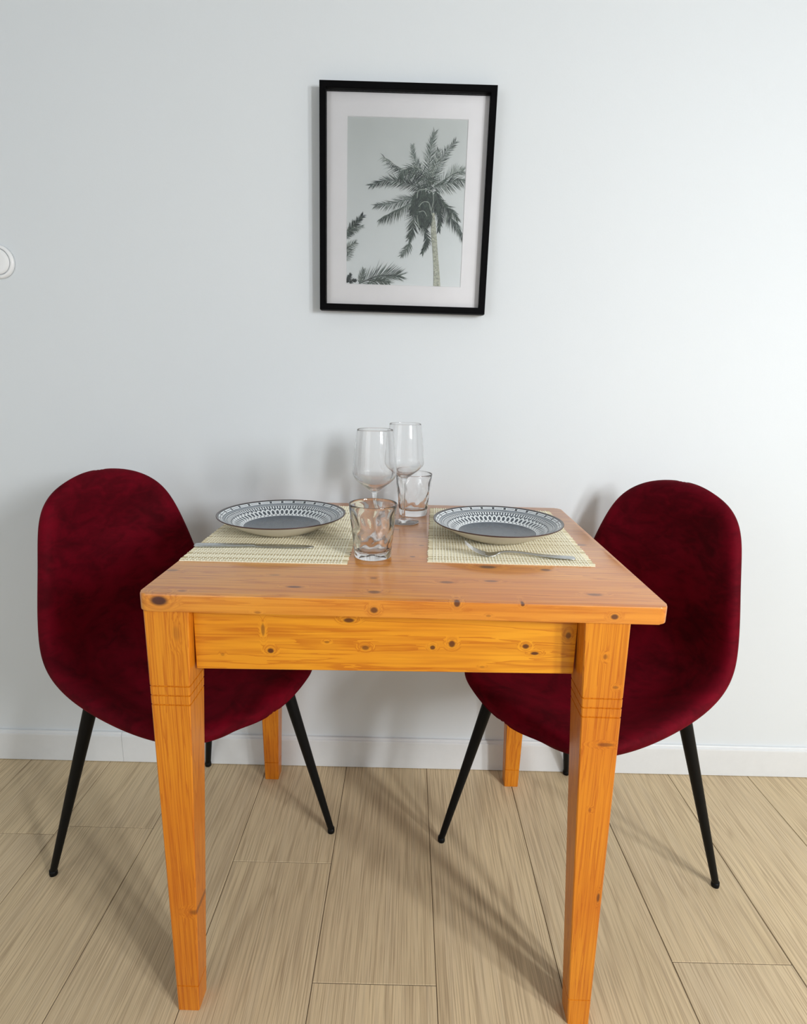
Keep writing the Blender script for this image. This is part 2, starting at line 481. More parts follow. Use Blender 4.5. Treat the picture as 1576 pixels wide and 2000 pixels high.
def frond(pts, ln, mats, n=46, droop=0.0, taper=.15, side=(1, 1), w=5.5, ang=50):
    sp = catmull(pts, 10); L = len(sp)
    for i in range(n):
        s = (i + .5) / n; k = min(int(s * (L - 1)), L - 2); f_ = s * (L - 1) - k
        p = sp[k] * (1 - f_) + sp[k + 1] * f_; t_ = sp[k + 1] - sp[k]; t_ = t_ / (np.hypot(*t_) + 1e-9)
        env = (.62 + .38 * math.sin(math.pi * min(1, s + .1))) * (1 - taper * s ** 3)
        for sd in (-1, 1):
            wgt = side[0] if sd < 0 else side[1]
            if wgt <= 0: continue
            a = R(ang - 18 * s + rng.uniform(-10, 10)) * sd
            d = np.array([t_[0] * math.cos(a) - t_[1] * math.sin(a), t_[0] * math.sin(a) + t_[1] * math.cos(a)])
            d = d + np.array([0, droop * rng.uniform(.6, 1.2)]); d /= np.hypot(*d)
            ll = 1.4 * ln * wgt * env * rng.uniform(.72, 1.1)
            nn = np.array([-d[1], d[0]]); ww = w * rng.uniform(.7, 1.3)
            m_ = p + d * ll * .45 + np.array([0, droop * ll * .04])
            tip = p + d * ll + np.array([0, droop * ll * .22])
            poly([p - nn * ww * .4, m_ - nn * ww * .6, tip, m_ + nn * ww * .6, p + nn * ww * .4], rng.choice(mats))
    for k in range(0, L - 1, 2):
        a, b_ = sp[k], sp[min(k + 2, L - 1)]; t_ = b_ - a; t_ = t_ / (np.hypot(*t_) + 1e-9); nn = np.array([-t_[1], t_[0]]) * (5 - 3.5 * k / L)
        poly([a - nn, b_ - nn, b_ + nn, a + nn], mats[-1])
D, G, Y_, P_ = 0, 1, 2, 3
# trunk
tl = catmull([(1118, 1030), (1108, 1250), (1128, 1500), (1140, 1720), (1138, 1960)], 8); trr = catmull([(1150, 1030), (1172, 1250), (1190, 1500), (1210, 1720), (1226, 1960)], 8)
# fronds behind
frond([(1110, 700), (1170, 540), (1260, 360), (1395, 200)], 95, [D, G, G, Y_], 50, .1)
frond([(1090, 720), (1080, 520), (1100, 310), (1145, 105)], 100, [G, G, Y_, Y_], 52, .0, w=6)
frond([(1110, 700), (1130, 560), (1175, 420), (1195, 300)], 75, [G, Y_, P_], 34, .1)
frond([(1060, 660), (960, 500), (900, 380), (885, 250)], 62, [G, Y_, Y_], 36, .2)
frond([(1050, 640), (860, 560), (700, 490), (540, 385)], 135, [D, G, Y_, P_], 48, .9, side=(.45, 1), w=5)
frond([(1140, 720), (1300, 620), (1400, 560), (1490, 540)], 105, [Y_, P_, Y_, G], 46, -.1, w=4.5)
frond([(1140, 730), (1280, 690), (1400, 650), (1530, 640)], 105, [D, G, G, Y_], 50, .5)
frond([(1010, 740), (820, 690), (620, 655), (385, 715)], 105, [D, D, G, G, Y_], 64, .15, w=6)
frond([(1080, 720), (1020, 590), (920, 520), (800, 530), (740, 610)], 130, [D, G, G, Y_], 56, .9, w=7)
frond([(1180, 790), (1260, 940), (1340, 1080), (1420, 1170), (1490, 1340)], 110, [D, D, G, Y_], 56, .8, w=6)
frond([(1190, 860), (1300, 960), (1360, 1020), (1430, 1110)], 85, [D, G, G], 34, .3, w=6)
frond([(1160, 830), (1190, 960), (1215, 1090), (1200, 1240)], 75, [D, D, G], 44, .4, w=8)
frond([(960, 850), (800, 880), (620, 930), (440, 950)], 95, [D, G, Y_, Y_], 52, .2, w=5)
frond([(950, 880), (780, 960), (620, 1040), (490, 1115)], 120, [D, G, G, Y_], 52, .9, side=(.9, .7), w=5.5)
frond([(990, 940), (910, 1060), (890, 1220), (850, 1340)], 105, [D, G, G], 48, .1, w=6)
frond([(860, 1390), (820, 1470), (750, 1545)], 75, [G, Y_], 20, .1, w=6)
frond([(860, 1340), (848, 1400)], 22, [G], 6, .1)
poly([(846, 1330), (852, 1330), (846, 1420), (826, 1470), (822, 1465), (842, 1410)], G)
frond([(1040, 1040), (1000, 1160), (1055, 1300), (1050, 1400), (1000, 1515)], 75, [D, D, G], 46, .3, w=7)
# crown mass
for a, b_, c_ in (((1000, 780), (945, 900), (950, 1060)), ((1060, 770), (1030, 920), (1000, 1110)), ((1110, 780), (1100, 920), (1070, 1100)), ((1160, 770), (1180, 880), (1170, 1010)), ((960, 840), (910, 920), (880, 1020)), ((1080, 800), (1060, 960), (1040, 1180)), ((1020, 800), (980, 960), (985, 1200))):
    frond([a, b_, c_], 85, [D, D, D, G, G], 40, .7, w=10)
frond([(1040, 760), (940, 800), (900, 900)], 80, [D, G], 30, .9, w=9)
for a in range(120):
    x, y = rng.gauss(1060, 60), rng.gauss(740, 55)
    an = rng.uniform(0, 6.28); d = np.array([math.cos(an), math.sin(an)]) * rng.uniform(25, 60); nn = np.array([-d[1], d[0]]) * .11
    p = np.array([x, y]); poly([p - nn, p + d, p + nn], rng.choice([D, G, G, Y_]))
# trunk over the back fronds
for k in range(len(tl) - 1): poly([tl[k], trr[k], trr[k + 1], tl[k + 1]], 4)
for k in range(60):
    s = k / 60; i = min(int(s * (len(tl) - 1)), len(tl) - 2); a, b_ = tl[i], trr[i]; y = 1060 + s * 880
    u0 = rng.uniform(0, .6); u1 = u0 + rng.uniform(.15, .4); x0 = a[0] + (b_[0] - a[0]) * u0; x1 = a[0] + (b_[0] - a[0]) * min(u1, 1)
    poly([(x0, y), (x1, y + rng.uniform(-8, 8)), (x1, y + 5), (x0, y + 6)], rng.choice([5, 5, 3]))
for k in range(len(tl) - 1): poly([tl[k], tl[k] + [7, 0], tl[k + 1] + [7, 0], tl[k + 1]], 5)
# pale stems curling over the crown, front hanging fronds
for pts in ([(1130, 800), (1135, 900), (1110, 1000), (1120, 1060)], [(940, 860), (960, 770), (1060, 755), (1130, 790)], [(960, 960), (1010, 905), (1080, 910), (1105, 1000)], [(940, 1060), (960, 1180), (1000, 1240)], [(860, 490), (930, 500), (1000, 540)], [(960, 1020), (1020, 1010), (1060, 1070)]):
    sp = catmull(pts, 8)
    for k in range(len(sp) - 1):
        t_ = sp[k + 1] - sp[k]; nn = np.array([-t_[1], t_[0]]) / (np.hypot(*t_) + 1e-9) * 5
        poly([sp[k] - nn, sp[k + 1] - nn, sp[k + 1] + nn, sp[k] + nn], 3)
frond([(1110, 1040), (1090, 1110), (1060, 1180)], 60, [D, G], 22, .5, w=7)
# other palms entering at the lower left
frond([(60, 1340), (160, 1220), (292, 1068)], 70, [D, D, D, G], 34, .25, w=9)
frond([(70, 1300), (150, 1240), (290, 1190)], 60, [G, Y_], 30, .6, w=4)
frond([(60, 1500), (120, 1450), (205, 1395)], 75, [Y_, P_, G], 26, .2, w=4)
frond([(60, 1600), (100, 1560), (150, 1500)], 60, [G, Y_], 14, .4, w=4)
frond([(240, 1900), (440, 1810), (600, 1790), (745, 1795)], 165, [G, Y_, Y_, D], 44, -.1, w=6, ang=42)
frond([(250, 1900), (275, 1810), (300, 1720)], 60, [G, Y_], 22, .0, w=4)
frond([(340, 1900), (480, 1860), (600, 1880)], 80, [G, G], 24, .3, w=6)
frond([(90, 1890), (115, 1840), (140, 1780)], 38, [D, D], 16, .2, w=8)
frond([(130, 1900), (165, 1860), (205, 1860)], 34, [D], 12, .3, w=8)
me = mesh('palm_artwork', pv, pf)
for i in inks: me.materials.append(i)
for p_, m_ in zip(me.polygons, pm): p_.material_index = m_
o = bpy.data.objects.new('palm_artwork', me); COL.objects.link(o); o.parent = pic
box('glazing', -W2 + BW, W2 - BW, -.0185, -.0170, -H2 + BW, H2 - BW, M_pane, pic)

# ------------------------------------------------------------------ dining table
TX, TY, TRZ = .0097, -.6495, -.0106
TW, TD, TH, TT = .7355, .6165, .75, .0255
table = empty('dining_table', (TX, TY, 0), TRZ)
tag(table, 'square orange pine dining table with knotty apron and tapered grooved legs', 'table')
KT = [(-.36, .10, .011, .006, .5), (-.157, .042, .012, .004, .8), (-.197, .09, .010, .004, .35), (-.045, .088, .006, .004, .55), (-.04, .03, .010, .006, .7),
      (.066, .078, .012, .005, .6), (.134, .088, .011, .005, .6), (.23, .148, .009, .006, .75), (.277, .042, .012, .005, .7), (.137, .155, .016, .008, .85), (.014, .20, .005, .004, .6),
      (-.25, .33, .010, .006, .6), (-.02, .38, .009, .006, .5), (.03, .27, .006, .004, .5), (.33, .30, .010, .006, .6), (-.31, .015, .006, .004, .4)]
EK = [(-.337, .7405, .0135, .008, 1.0), (-.038, .7350, .006, .005, .85), (.076, .748, .005, .006, .9), (.166, .749, .003, .003, .9), (.293, .7345, .006, .0045, .9), (-.20, .727, .005, .002, .4), (.12, .731, .004, .002, .4)]
M_top = m_pine('pine_top', 0, [(x, y, TH, a, b_, .006, k) for x, y, a, b_, k in KT] + [(x, 0, z, a, .012, b_, k) for x, z, a, b_, k in EK], .3, boards=(1, .103), gloss=.14, coat=.8, base=(.69, .235, .018))
def plate_outline(w, d, r, n=6):
    pts = []
    for cx, cy, a0 in ((w / 2 - r, r, -90), (w / 2 - r, d - r, 0), (-w / 2 + r, d - r, 90), (-w / 2 + r, r, 180)):
        for k in range(n + 1):
            a = R(a0 + 90 * k / n); pts.append((cx + r * math.cos(a), cy + r * math.sin(a)))
    return pts
def slab(name, w, d, r, z0, z1, bev):
    bm = bmesh.new(); P_l = plate_outline(w, d, r)
    lo = [bm.verts.new((x, y, z0)) for x, y in P_l]; hi = [bm.verts.new((x, y, z1)) for x, y in P_l]; n = len(P_l)
    bm.faces.new(lo[::-1]); bm.faces.new(hi)
    for i in range(n): bm.faces.new((lo[i], lo[(i + 1) % n], hi[(i + 1) % n], hi[i]))
    es = [e for e in bm.edges if abs(e.verts[0].co.z - e.verts[1].co.z) < 1e-6]
    bmesh.ops.bevel(bm, geom=es, offset=bev, segments=3, profile=.5, affect='EDGES')
    return finish(bm, name, angle=35)
o = link('tabletop', slab('tabletop', TW, TD, .013, TH - TT, TH, .0022), M_top, table)
LZ = TH - TT
def leg_mesh(x_out_top, x_out_bot, side, yfront, back, split=0):
    """square leg; outer faces upright, inner faces taper below the grooves; foot groove near the floor"""
    def wd(z):
        if z > .575: return .0575 + (z - .575) / (LZ - .575) * .0065
        return .0355 + .022 * z / .575
    zs = [0, .0015]
    marks = []
    for zg in (.053, .5765, .5915, .6065): marks += [(zg - .0013, 0), (zg - .0006, 1), (zg + .0006, 1), (zg + .0013, 0)]
    seq = [(0, .5), (.0015, 0)] + marks + [(.30, 0), (.44, 0), (LZ - .0002, 0)]
    seq.sort()
    vs, fs = [], []
    for z, g in seq:
        w_ = wd(z); gi = .0020 * g
        xo = x_out_bot + (x_out_top - x_out_bot) * z / LZ
        x0 = side * (xo - gi); x1 = side * (xo - w_ + gi)
        if back: y0, y1 = yfront - gi, yfront - w_ + gi
        else: y0, y1 = yfront + gi, yfront + w_ - gi
        c = .0016
        xa, xb = min(x0, x1), max(x0, x1); ya, yb_ = min(y0, y1), max(y0, y1)
        vs += [(xa + c, ya, z), (xb - c, ya, z), (xb, ya + c, z), (xb, yb_ - c, z), (xb - c, yb_, z), (xa + c, yb_, z), (xa, yb_ - c, z), (xa, ya + c, z)]
    n = 8
    for k in range(len(seq) - 1):
        for i in range(n): fs.append((k * n + i, k * n + (i + 1) % n, (k + 1) * n + (i + 1) % n, (k + 1) * n + i))
    fs.append(tuple(range(n))[::-1]); fs.append(tuple((len(seq) - 1) * n + i for i in range(n)))
    return mesh('leg', vs, fs)
LB = (.62, .185, .007)
legs = [(.3630, .3630, -1, .0045, False, [(-.318, 0, .69, .006, .012, .014, .25), (-.322, .03, .205, .012, .05, .006, .55), (-.303, .02, .36, .003, .02, .008, .6), (-.318, 0, .145, .004, .02, .003, .3)]),
        (.3185, .3270, 1, .0045, False, [(.288, 0, .672, .004, .01, .005, .5), (.307, 0, .625, .004, .02, .003, .5), (.302, 0, .532, .014, .02, .0035, .55), (.318, 0, .26, .0025, .02, .010, .8), (.290, 0, .42, .003, .02, .004, .3)]),
        (.3640, .3620, -1, TD - .004, True, []), (.3150, .3090, 1, TD - .004, True, [])]
for i, (xt, xb, sd, yf_, bk, kn) in enumerate(legs):
    mt = m_pine('pine_leg_%s' % 'abcd'[i], 2, kn, 1.1 + i * .77, base=LB, fine=130, ringf=80)
    link('leg', leg_mesh(xt, xb, sd, yf_, bk), mt, table)
# aprons
KA = [(-.190, .657, .0055, .0045, .95), (-.20, .690, .003, .011, .55), (-.076, .7065, .009, .004, .9), (-.108, .672, .004, .002, .5), (-.052, .664, .006, .004, .7), (.046, .666, .0045, .004, .9),
      (.074, .672, .0055, .006, .9), (.182, .670, .0055, .0045, .9), (.196, .659, .007, .003, .95), (.243, .688, .0045, .006, .75), (-.26, .65, .003, .003, .3), (.12, .636, .004, .002, .3)]
M_apf = m_pine('pine_apron_front', 0, [(x, .03, z, a, .06, b_, k) for x, z, a, b_, k in KA], 2.3, base=(.68, .235, .008), fine=60)
M_aps = m_pine('pine_apron_side', 1, [], 3.1, base=(.56, .17, .010), fine=60)
def apron(name, a, b_, th, z0, z1, mat):
    """board between plan points a and b (front face), thickness th towards the table's middle"""
    a = np.array(a); b_ = np.array(b_); d = (b_ - a) / np.hypot(*(b_ - a)); n = np.array([-d[1], d[0]]) * th
    P4 = [a, b_, b_ + n, a + n]
    bm = bmesh.new(); lo = [bm.verts.new((p[0], p[1], z0)) for p in P4]; hi = [bm.verts.new((p[0], p[1], z1)) for p in P4]
    bm.faces.new(lo[::-1]); bm.faces.new(hi)
    for i in range(4): bm.faces.new((lo[i], lo[(i + 1) % 4], hi[(i + 1) % 4], hi[i]))
    bmesh.ops.bevel(bm, geom=list(bm.edges), offset=.0012, segments=1, affect='EDGES')
    link('apron', finish(bm, name), mat, table)
AZ0, AZ1 = .6265, TH - TT - .0003
apron('a', (-.2995, .0215), (.2555, .0365), .020, AZ0, AZ1, M_apf)
apron('b', (.2935, .063), (.2935, TD - .075), .020, AZ0, AZ1, M_aps)
apron('c', (.2535, TD - .030), (-.3005, TD - .030), .020, AZ0, AZ1, M_apf)
apron('d', (-.3400, TD - .075), (-.3400, .063), .020, AZ0, AZ1, M_aps)

# ------------------------------------------------------------------ velvet bucket chairs
RIM = [(-.2545, .8394, 0), (-.2437, .831, .0808), (-.227, .7831, .1418), (-.1983, .682, .1721), (-.179, .5809, .1951), (-.144, .5122, .2115),
       (-.0464, .4818, .2224), (.0922, .4655, .2132), (.1819, .4513, .1757), (.2163, .4372, .1049), (.2177, .4283, 0)]
def rim_curve(n=12):
    P = [np.array(p) for p in RIM]
    Q = [P[1] * [1, 1, -1]] + P + [P[-2] * [1, 1, -1]]
    out = []
    for i in range(1, len(Q) - 2):
        a, b_, c, d = Q[i - 1:i + 3]
        for t in np.linspace(0, 1, n, endpoint=False):
            out.append(.5 * ((2 * b_) + (-a + c) * t + (2 * a - 5 * b_ + 4 * c - d) * t * t + (-a + 3 * b_ - 3 * c + d) * t ** 3))
    out.append(P[-1]); return np.array(out)
def chair_shell():
    rc = rim_curve(12)
    for _ in range(22):
        e0 = rc[1] * [1, 1, -1]; e1 = rc[-2] * [1, 1, -1]; ext = np.vstack([[e0], rc, [e1]])
        rc = (ext[:-2] + 2 * ext[1:-1] + ext[2:]) / 4
    rc[:, 2] = np.maximum(rc[:, 2], 0)
    full = np.vstack([rc, rc[::-1][1:-1] * [1, 1, -1]])
    m = len(rc); nu = 33
    # normals in the (f, z) plane, pointing to the sitter's side
    tg = np.gradient(rc[:, :2], axis=0); tg[0] = tg[1]; tg /= np.hypot(tg[:, 0], tg[:, 1])[:, None]
    tan_s = tg.copy()
    for _ in range(10): tan_s[1:-1] = (tan_s[:-2] + tan_s[1:-1] + tan_s[2:]) / 3
    tan_s /= np.hypot(tan_s[:, 0], tan_s[:, 1])[:, None]
    nrm = np.stack([-tan_s[:, 1], tan_s[:, 0]], 1)
    # at the back the tangent runs down: normal must point forward / up
    if nrm[len(nrm) // 3, 0] < 0: nrm = -nrm
    arc = np.concatenate([[0], np.cumsum(np.hypot(np.diff(rc[:, 0]), np.diff(rc[:, 1])))]); tot = arc[-1]
    top, bot = [], []
    sg = full
    for i in range(m):
        s = arc[i] / tot
        w_ = rc[i, 2]
        dmax = .030 + .022 * math.exp(-((s - .58) / .22) ** 2)
        for j in range(nu):
            u = -math.cos(math.pi * j / (nu - 1))
            p3 = np.array([rc[i, 0], rc[i, 1], u * w_])
            e = np.min(np.linalg.norm(sg - p3, axis=1))
            e = max(0.0, e) if 0 < j < nu - 1 and 0 < i < m - 1 else 0.0
            k = min(e / .13, 1); dep = dmax * (k * k * (3 - 2 * k))
            tt = min(e / .020, 1); th = .0165 * math.sqrt(max(0, 1 - (1 - tt) ** 2))
            c = p3[:2] - nrm[i] * dep
            a = c + nrm[i] * th; b_ = c - nrm[i] * th
            top.append((a[0], p3[2], a[1])); bot.append((b_[0], p3[2], b_[1]))
    vs = top + bot; fs = []; N = m * nu
    for i in range(m - 1):
        for j in range(nu - 1):
            a, b_, c, d = i * nu + j, i * nu + j + 1, (i + 1) * nu + j + 1, (i + 1) * nu + j
            fs.append((a, b_, c, d)); fs.append((N + d, N + c, N + b_, N + a))
    bm = bmesh.new(); me = mesh('seat_shell', vs, fs); bm.from_mesh(me)
    bmesh.ops.remove_doubles(bm, verts=bm.verts, dist=.0004)
    bmesh.ops.dissolve_degenerate(bm, edges=bm.edges, dist=.0003)
    for _ in range(3): bmesh.ops.smooth_vert(bm, verts=bm.verts, factor=.4, use_axis_x=True, use_axis_y=True, use_axis_z=True)
    return finish(bm, 'seat_shell', smooth=True)
def make_chair():
    root = empty('velvet_chair')
    sh = link('seat_shell', chair_shell(), M_velvet, root)
    sub = sh.modifiers.new('s', 'SUBSURF'); sub.levels = 1; sub.render_levels = 1
    # piping seam round the rim
    # under frame: shallow plate and cross tubes
    bm = bmesh.new()
    bm_box(bm, -.10, .13, -.085, .085, .4015, .4065, .002)
    link('under_frame', finish(bm, 'under_frame'), M_leg_black, root)
    for fb, sb, ft, st in ((.207, .196, .137, .122), (.207, -.196, .137, -.122), (-.224, .208, -.108, .148), (-.224, -.208, -.108, -.148)):
        B_ = Vector((fb, sb, .009)); T_ = Vector((ft, st, .425))
        d = (T_ - B_)
        pts = [B_, B_ + d * .03, B_ + d * .5, B_ + d * .97, T_]
        me = tube('leg', pts, [.0068, .0073, .0104, .0132, .0132], 20)
        lg = link('leg', me, M_leg_black, root)
        f_ = link('foot_cap', lathe('foot_cap', [(0, 0), (.0066, 0), (.0080, .0012), (.0083, .006), (.0078, .0125), (0, .0125)], 20), M_leg_black, lg)
        f_.location = (fb, sb, 0)
    return root
ch = make_chair()
ch.location = (-.4245, -.3112, 0); ch.rotation_euler = (0, 0, R(-29.95))
tag(ch, 'burgundy velvet bucket chair with black legs, left of the table, its back catching light', 'chair', 'burgundy velvet chairs at the table')
def copy_tree(o, parent=None):
    c = o.copy(); COL.objects.link(c)
    if parent: c.parent = parent
    for k in list(o.children): copy_tree(k, c)
    return c
c2 = copy_tree(ch); c2.location = (.3923, -.3160, 0); c2.rotation_euler = (0, 0, R(212.92))
c2['label'] = 'burgundy velvet bucket chair with black legs, right of the table beside the fork'

# ------------------------------------------------------------------ placemats
def m_bamboo(name, warm):
    t = NT(name); at = t.n('ShaderNodeAttribute', attribute_name='tone'); o = t.obj()
    n = t.noise(t.mapping(o, (25, 300, 1)), 1.0, 3)
    c = t.mix(at.outputs['Fac'], (.40, .29, .11), (.98, .92, .70))
    c = t.mix(t.mapr(n, .35, .7, 0, .22), c, (.72, .63, .38))
    return t.P(color=c, rough=.6)
M_slat = m_bamboo('bamboo_slat', 1)
def m_thread():
    t = NT('mat_thread'); n = t.noise(t.obj(), 900, 2)
    return t.P(color=t.mix(n, (.93, .88, .68), (.99, .97, .85)), rough=.85)
M_thread = m_thread()
MT = .0026
def placemat(loc, rz, wx, wy, shear, seed):
    r_ = random.Random(seed); root = empty('placemat', (*loc, TH), rz)
    vs, fs, tone = [], [], []; n = 104; pitch = wy / n
    for i in range(n):
        y = -wy / 2 + (i + .5) * pitch; sh = shear * y
        hw = pitch * r_.uniform(.34, .45); x0 = -wx / 2 + sh + r_.uniform(-.0012, .0015); x1 = wx / 2 + sh + r_.uniform(-.0015, .0012)
        zt = MT - .0008 + r_.uniform(-.0002, .0001); b = len(vs); tn = r_.choice([1, 1, .95, .9, .8, .6, .25]) if r_.random() < .7 else r_.uniform(.2, 1)
        for x in (x0, x1): vs += [(x, y - hw, .0002), (x, y + hw, .0002), (x, y + hw * .9, zt * .8), (x, y + hw * .3, zt), (x, y - hw * .3, zt), (x, y - hw * .9, zt * .8)]
        for k in range(6): fs.append((b + k, b + (k + 1) % 6, b + 6 + (k + 1) % 6, b + 6 + k))
        fs.append(tuple(b + k for k in range(6))[::-1]); fs.append(tuple(b + 6 + k for k in range(6)))
        tone += [tn] * 12
    bm = bmesh.new(); me = mesh('m', vs, fs)
    at = me.attributes.new('tone', 'FLOAT', 'POINT')
    for i, v in enumerate(tone): at.data[i].value = v
    me.materials.append(M_slat)
    o = bpy.data.objects.new('slats', me); COL.objects.link(o); o.parent = root
    # warp threads weaving over and under
    vs, fs = [], []; nt = 50
    for k in range(nt):
        bx = -wx / 2 + .010 + k * (wx - .020) / (nt - 1); hw = .0012; ph = k % 2
        b = len(vs)
        steps = n * 2
        for i in range(steps + 1):
            y = -wy / 2 - .0006 + i * (wy + .0012) / steps
            s = math.cos(math.pi * (i / 2 - .5 + ph))
            z = MT - .0011 + .0011 * s
            x = bx + shear * y
            for dx, dz in ((-hw, -.0004), (-hw * .5, .0002), (hw * .5, .0002), (hw, -.0004)): vs.append((x + dx, y, max(z + dz, .0003)))
        for i in range(steps):
            for q in range(3): fs.append((b + i * 4 + q, b + i * 4 + q + 1, b + (i + 1) * 4 + q + 1, b + (i + 1) * 4 + q))
    link('thread', mesh('thread', vs, fs, True), M_thread, root)
    return root
p1 = placemat((-.2190, -.2870), 0.0, .2745, .4270, 0.0, 5)
tag(p1, 'cream bamboo placemat on the left of the table, under the plate and knife', 'placemat', 'bamboo placemats on the table')
p2 = placemat((.1995, -.2790), R(-1.0), .2790, .4060, .030, 9)
tag(p2, 'cream bamboo placemat on the right of the table, under the plate and fork', 'placemat', 'bamboo placemats on the table')

# ------------------------------------------------------------------ plates
PR = .1235
def m_plate():
    t = NT('plate_pattern'); o = t.obj(); sep = t.n('ShaderNodeSeparateXYZ'); t.l(o, sep.inputs[0])
    x, y = sep.outputs[0], sep.outputs[1]
    r = t.math('SQRT', t.math('ADD', t.math('MULTIPLY', x, x), t.math('MULTIPLY', y, y)))
    th = t.math('DIVIDE', t.math('ARCTAN2', y, x), 2 * math.pi)
    def cell(n, ph=0.0): return t.math('SUBTRACT', t.math('FRACT', t.math('ADD', t.math('MULTIPLY', th, n), ph)), .5)
    def band(a, b_, s=.0006):
        return t.math('MULTIPLY', t.mapr(r, a - s, a + s, 0, 1, True), t.mapr(r, b_ - s, b_ + s, 1, 0, True))
    slate = (.055, .070, .092); dark = (.012, .018, .030); white = (.82, .86, .88); grey = (.30, .34, .37)
    nz = t.noise(o, 60, 4)
    col = t.mix(t.mapr(nz, .3, .7), slate, (.085, .105, .13))
    # speckled ring in the well
    sp = t.noise(o, 420, 3)
    col = t.mix(t.math('MULTIPLY', band(.047, .058, .003), t.mapr(sp, .50, .58)), col, dark)
    # ground under the oval chain and the outer band
    col = t.mix(band(.0745, .1135), col, (.055, .07, .09))
    def ovals(n, rc, rh, inner, width):
        u = t.math('MULTIPLY', cell(n), 1.0 / width); v = t.math('DIVIDE', t.math('SUBTRACT', r, rc), rh)
        d = t.math('SQRT', t.math('ADD', t.math('MULTIPLY', u, u), t.math('MULTIPLY', v, v)))
        return t.math('MULTIPLY', t.mapr(d, inner - .1, inner + .06, 0, 1, True), t.mapr(d, 1.0, 1.14, 1, 0, True))
    col = t.mix(ovals(58, .0850, .0098, .66, .5), col, white)
    col = t.mix(band(.0742, .0757, .0004), col, white)
    tick = t.mapr(t.math('ABSOLUTE', cell(116, .25)), .20, .28, 1, 0, True)
    col = t.mix(t.math('MULTIPLY', band(.0968, .1035, .0004), tick), col, white)
    col = t.mix(band(.1050, .1062, .0003), col, white)
    col = t.mix(band(.1078, .1105, .0003), col, grey)
    col = t.mix(band(.1120, .1185, .0003), col, white)
    seg = t.mapr(t.math('ABSOLUTE', cell(30)), .09, .12, 1, 0, True)
    col = t.mix(t.math('MULTIPLY', band(.1128, .1180, .0003), seg), col, dark)
    seg2 = t.mapr(t.math('ABSOLUTE', cell(30)), .16, .18, 0, 1, True)
    col = t.mix(t.math('MULTIPLY', band(.1146, .1162, .0002), seg2), col, (.12, .14, .17))
    col = t.mix(t.mapr(r, .1190, .1200), col, (.035, .018, .016))
    return t.P(color=col, rough=.22, spec=.5, coat=.3, coatr=.1)
M_plate = m_plate()
M_cream = plain('plate_cream_glaze', (.74, .68, .56), .25)
M_rimbrown = plain('plate_brown_rim', (.06, .025, .020), .35)
def plate(loc, rz=0.0):
    z = [(0, .0052), (.045, .0052), (.062, .0066), (.074, .0105), (.090, .0180), (.106, .0258), (.1175, .0318), (.1205, .0336), (.1225, .0345)]
    outer = [(PR, .0343), (PR, .0332), (.1215, .0318), (.112, .0262), (.098, .0190), (.085, .0120), (.072, .0062), (.061, .0030), (.0575, .0002), (.0545, .0), (.052, .0022), (0, .0026)]
    prof = z + outer
    me = lathe('plate', prof, 96)
    for m_ in (M_plate, M_cream, M_rimbrown): me.materials.append(m_)
    nz, n = len(z), 96
    for p in me.polygons:
        ring = max(0, (p.index - n) // n + 1)
        p.material_index = 0 if ring < nz - 1 else (2 if ring < nz + 2 else 1)
    # concentric throwing rings on the cream underside are a fine bump
    o = bpy.data.objects.new('dinner_plate', me); COL.objects.link(o); o.location = loc; o.rotation_euler = (0, 0, rz)
    return o
a = plate((-.2290, -.3010, TH + MT + .0004))
tag(a, 'slate grey plate with a white oval-chain rim on the left placemat', 'plate', 'patterned plates on the placemats')
b2 = a.copy(); COL.objects.link(b2); b2.location = (.1895, -.3190, TH + MT + .0004); b2.rotation_euler = (0, 0, .35)
tag(b2, 'slate grey plate with a white oval-chain rim on the right placemat', 'plate')

# ------------------------------------------------------------------ cutlery
def ribbon(name, st, mat, parent=None):
    """st: (x, halfwidth, z centre, half thickness); lies along +x"""
    vs, fs = [], []; st = catmull(st, 5)
    for x, hw, z, ht in st:
        for k in range(12):
            a_ = 2 * math.pi * k / 12; ca, sa = math.cos(a_), math.sin(a_)
            vs.append((x, hw * math.copysign(abs(ca) ** .7, ca), z + ht * math.copysign(abs(sa) ** .7, sa)))
    n = 12
    for i in range(len(st) - 1):
        for k in range(n): fs.append((i * n + k, i * n + (k + 1) % n, (i + 1) * n + (k + 1) % n, (i + 1) * n + k))
    fs.append(tuple(range(n))[::-1]); fs.append(tuple((len(st) - 1) * n + k for k in range(n)))
    return link(name, mesh(name, vs, fs, True), mat, parent)
Z0 = TH + MT
kn = empty('table_knife', (-.3570, -.4240, Z0), R(1.7))
tag(kn, 'stainless steel table knife on the left placemat in front of the plate', 'knife')
ribbon('handle', [(0, .0030, .0022, .0014), (.003, .0082, .0024, .0022), (.03, .0085, .0026, .0024), (.07, .0068, .0028, .0026), (.095, .0050, .0030, .0027), (.105, .0045, .0030, .0024)], M_steel, kn)
bl = [(.104, .0045, .0030, .0018), (.112, .0075, .0029, .0010), (.13, .0090, .0027, .0008), (.17, .0092, .0024, .0008), (.195, .0078, .0022, .0007), (.206, .0040, .0020, .0006), (.209, .0010, .0020, .0004)]
ribbon('blade', bl, M_steel, kn)
fk = empty('table_fork', (.3030, -.4515, Z0), R(176.5))
tag(fk, 'stainless steel fork on the right placemat, tines tucked towards the plate', 'fork')
ribbon('handle', [(0, .0025, .0020, .0010), (.003, .0085, .0022, .0014), (.03, .0088, .0030, .0014), (.06, .0062, .0052, .0015), (.09, .0038, .0082, .0018), (.115, .0034, .0090, .0018), (.128, .0042, .0068, .0015), (.136, .0095, .0040, .0011), (.144, .0122, .0026, .0009), (.152, .0126, .0036, .0008)], M_steel, fk)
